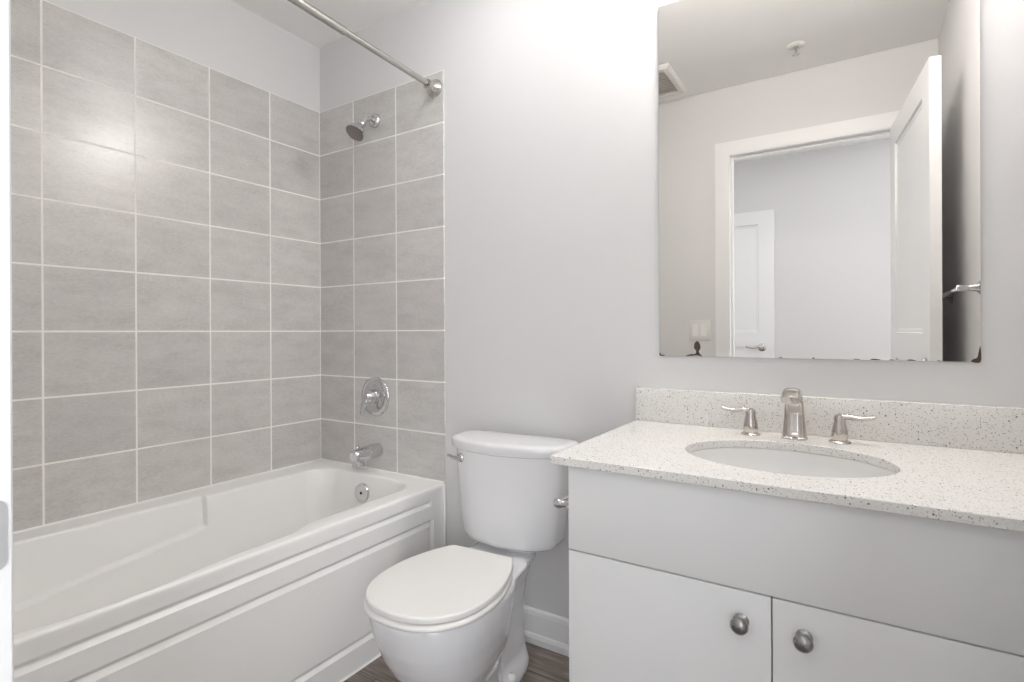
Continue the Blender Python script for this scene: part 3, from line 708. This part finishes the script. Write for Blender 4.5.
# towel bar on the right wall
tb = thing('towel_bar', (RX, -0.83, 1.25), 'chrome towel bar on the right wall behind the open door, seen in the mirror', 'towel bar')
for y in (-0.52, -1.13):
    bm = bmesh.new(); bar_post(bm, (RX - 0.0002, y, 1.252), (-1, 0, 0), 0.058); obj('post', bm, M_CHROME, tb, 40)
bm = bmesh.new(); lathe(bm, (RX - 0.052, -0.525, 1.252), (0, -1, 0), [(0.0075, 0), (0.0075, 0.600)], 20); obj('bar', bm, M_CHROME, tb, 40)

# ---------------------------------------------------------------- mirror
MX0, MX1, MZ0, MZ1 = 1.637, 2.4077, 1.043, 2.140
mi = thing('mirror', ((MX0 + MX1) / 2, 0, MZ0), 'large frameless wall mirror with worn lower edge above the vanity', 'mirror')
bm = bmesh.new(); y0, y1 = 0.0005, WB - 0.0003
q = [(MX0, MZ0), (MX1, MZ0), (MX1, MZ1), (MX0, MZ1)]
rings(bm, [[(x, y1, z) for x, z in q], [(x, y0, z) for x, z in q]])
g = obj('glass', bm, [M_MEDGE, M_MIRROR], mi)
for p in g.data.polygons:
    if p.normal.y < -0.9: p.material_index = 1
random.seed(4)
def worn(name, pts):
    bm = bmesh.new(); P = catmull([(x, 0, z) for x, z in pts], 4, closed=True)
    rings(bm, [[(p.x, 0.0006, p.z) for p in P], [(p.x, 0.0000, p.z) for p in P]])
    o = obj(name, bm, M_WORN, mi); o['label'] = 'dark worn spot where the silvering is gone'
cx_, cz_ = 1.752, MZ0
worn('worn_spot', [(cx_ - 0.034, cz_ + 0.0005), (cx_ - 0.022, cz_ + 0.006), (cx_ - 0.006, cz_ + 0.008), (cx_ - 0.003, cz_ + 0.016), (cx_ - 0.009, cz_ + 0.026), (cx_ - 0.007, cz_ + 0.040), (cx_ - 0.001, cz_ + 0.046), (cx_ + 0.006, cz_ + 0.042), (cx_ + 0.010, cz_ + 0.026), (cx_ + 0.005, cz_ + 0.014), (cx_ + 0.012, cz_ + 0.004), (cx_ + 0.016, cz_ + 0.0005), (cx_ - 0.004, cz_ + 0.003)])
worn('worn_spot', [(MX1 - 0.018, MZ0 + 0.0005), (MX1 - 0.014, MZ0 + 0.007), (MX1 - 0.007, MZ0 + 0.011), (MX1 - 0.003, MZ0 + 0.032), (MX1 - 0.0008, MZ0 + 0.036), (MX1 - 0.0008, MZ0 + 0.0005)])
worn('worn_spot', [(MX0 + 0.0008, MZ0 + 0.0005), (MX0 + 0.0008, MZ0 + 0.010), (MX0 + 0.005, MZ0 + 0.004), (MX0 + 0.014, MZ0 + 0.003), (MX0 + 0.016, MZ0 + 0.0005)])
for x, l, h in ((1.98, 0.006, 0.003), (2.06, 0.005, 0.0035), (2.16, 0.016, 0.002), (2.20, 0.022, 0.003), (2.235, 0.012, 0.002), (2.275, 0.018, 0.003), (2.33, 0.010, 0.002)):
    worn('worn_spot', [(x - l / 2, MZ0 + 0.0005), (x - l / 4, MZ0 + h), (x + l / 5, MZ0 + h * 0.8), (x + l / 2, MZ0 + 0.0005)])

# ---------------------------------------------------------------- vanity light above the mirror
vl = thing('vanity_light', (2.02, 0, 2.40), 'three-shade vanity light on the wall above the mirror, its shades lit', 'wall light')
boxo('back_plate', 1.72, 2.32, -0.022, WB - 0.0002, 2.375, 2.455, M_BRUSH, vl, 0.006)
for x in (1.80, 2.02, 2.24):
    bm = bmesh.new(); P = catmull([(x, -0.02, 2.415), (x, -0.06, 2.425), (x, -0.098, 2.440), (x, -0.105, 2.430)], 5)
    sweep(bm, P, [0.008] * len(P), 14, up=(1, 0, 0)); ar = obj('arm', bm, M_BRUSH, vl, 60)
    bm = bmesh.new(); lathe(bm, (x, -0.105, 2.440), (0, 0, -1), [(0.012, -0.004), (0.022, 0.0), (0.024, 0.030), (0.022, 0.032)], 24); obj('cap', bm, M_BRUSH, ar, 40)
    bm = bmesh.new(); lathe(bm, (x, -0.105, 2.409), (0, 0, -1), [(0.022, 0), (0.034, 0.015), (0.046, 0.06), (0.055, 0.11), (0.050, 0.112), (0.0, 0.108)], 32); obj('shade', bm, M_GLOW, ar, 50)

# added fill light: unseen flush dome that brightens the room
cl = thing('ceiling_fill_light', (1.10, -0.44, CZ), 'added round fill light with a lit opal dome, unseen on the ceiling above the toilet', 'ceiling light')
bm = bmesh.new(); lathe(bm, (1.10, -0.44, CZ - 0.0002), (0, 0, -1), [(0.160, 0), (0.160, 0.018), (0.150, 0.024), (0.140, 0.024)], 48); obj('base', bm, M_BRUSH, cl, 40)
bm = bmesh.new(); lathe(bm, (1.10, -0.44, CZ - 0.022), (0, 0, -1), [(0.148 * math.cos(a), 0.075 * math.sin(a)) for a in [PI / 2 * k / 10 for k in range(11)]], 48); obj('dome', bm, M_DOME, cl, 60)

# ---------------------------------------------------------------- small fittings seen in the mirror
sw = thing('light_switch', (1.4005, FY, 1.126), 'white double rocker light switch on the wall beside the doorway, seen in the mirror', 'light switch')
boxo('cover_plate', 1.342, 1.459, FY + 0.0001, FY + 0.006, 1.068, 1.184, M_PLATE, sw, 0.002)
for x in (1.377, 1.424):
    bm = bmesh.new()
    Z = [(1.092, 0.010), (1.126, 0.0075), (1.160, 0.0062)]
    rings(bm, [[(x - 0.0165, FY + 0.0055, z), (x + 0.0165, FY + 0.0055, z), (x + 0.0165, FY + h, z), (x - 0.0165, FY + h, z)] for z, h in Z])
    obj('rocker', bm, M_TRIM, sw)
ev = thing('exhaust_fan_grille', (1.18, -1.24, CZ), 'white square exhaust fan grille on the ceiling, at the mirror edge', 'exhaust fan')
bm = bmesh.new(); x0, x1, yA, yB = 1.000, 1.360, -1.420, -1.062
def sq(i, z): return [(x0 + i, yA + i, z), (x1 - i, yA + i, z), (x1 - i, yB - i, z), (x0 + i, yB - i, z)]
rings(bm, [sq(0, CZ - 0.0002), sq(0.0, CZ - 0.006), sq(0.010, CZ - 0.020), sq(0.034, CZ - 0.022), sq(0.036, CZ - 0.012)], cap0=True, cap1=True)
obj('cover', bm, M_PLATE, ev)
for i in range(9):
    y = yA + 0.052 + i * 0.032
    bm = bmesh.new(); rings(bm, [[(x, y, CZ - 0.011), (x, y + 0.017, CZ - 0.020), (x, y + 0.019, CZ - 0.019), (x, y + 0.003, CZ - 0.010)] for x in (x0 + 0.036, x1 - 0.036)])
    obj('slat', bm, M_GRILLE, ev)
spk = thing('fire_sprinkler', (1.923, -1.228, CZ), 'small white fire sprinkler on the bathroom ceiling, seen in the mirror', 'sprinkler')
bm = bmesh.new(); lathe(bm, (1.923, -1.228, CZ - 0.0001), (0, 0, -1), [(0.040, 0), (0.038, 0.004), (0.026, 0.010), (0.016, 0.011)], 28); obj('escutcheon', bm, M_PLATE, spk, 40)
bm = bmesh.new(); lathe(bm, (1.923, -1.228, CZ - 0.010), (0, 0, -1), [(0.011, 0), (0.011, 0.012), (0.006, 0.016), (0.005, 0.034), (0.017, 0.036), (0.017, 0.038), (0.0, 0.039)], 22); obj('deflector', bm, M_CHROME, spk, 40)
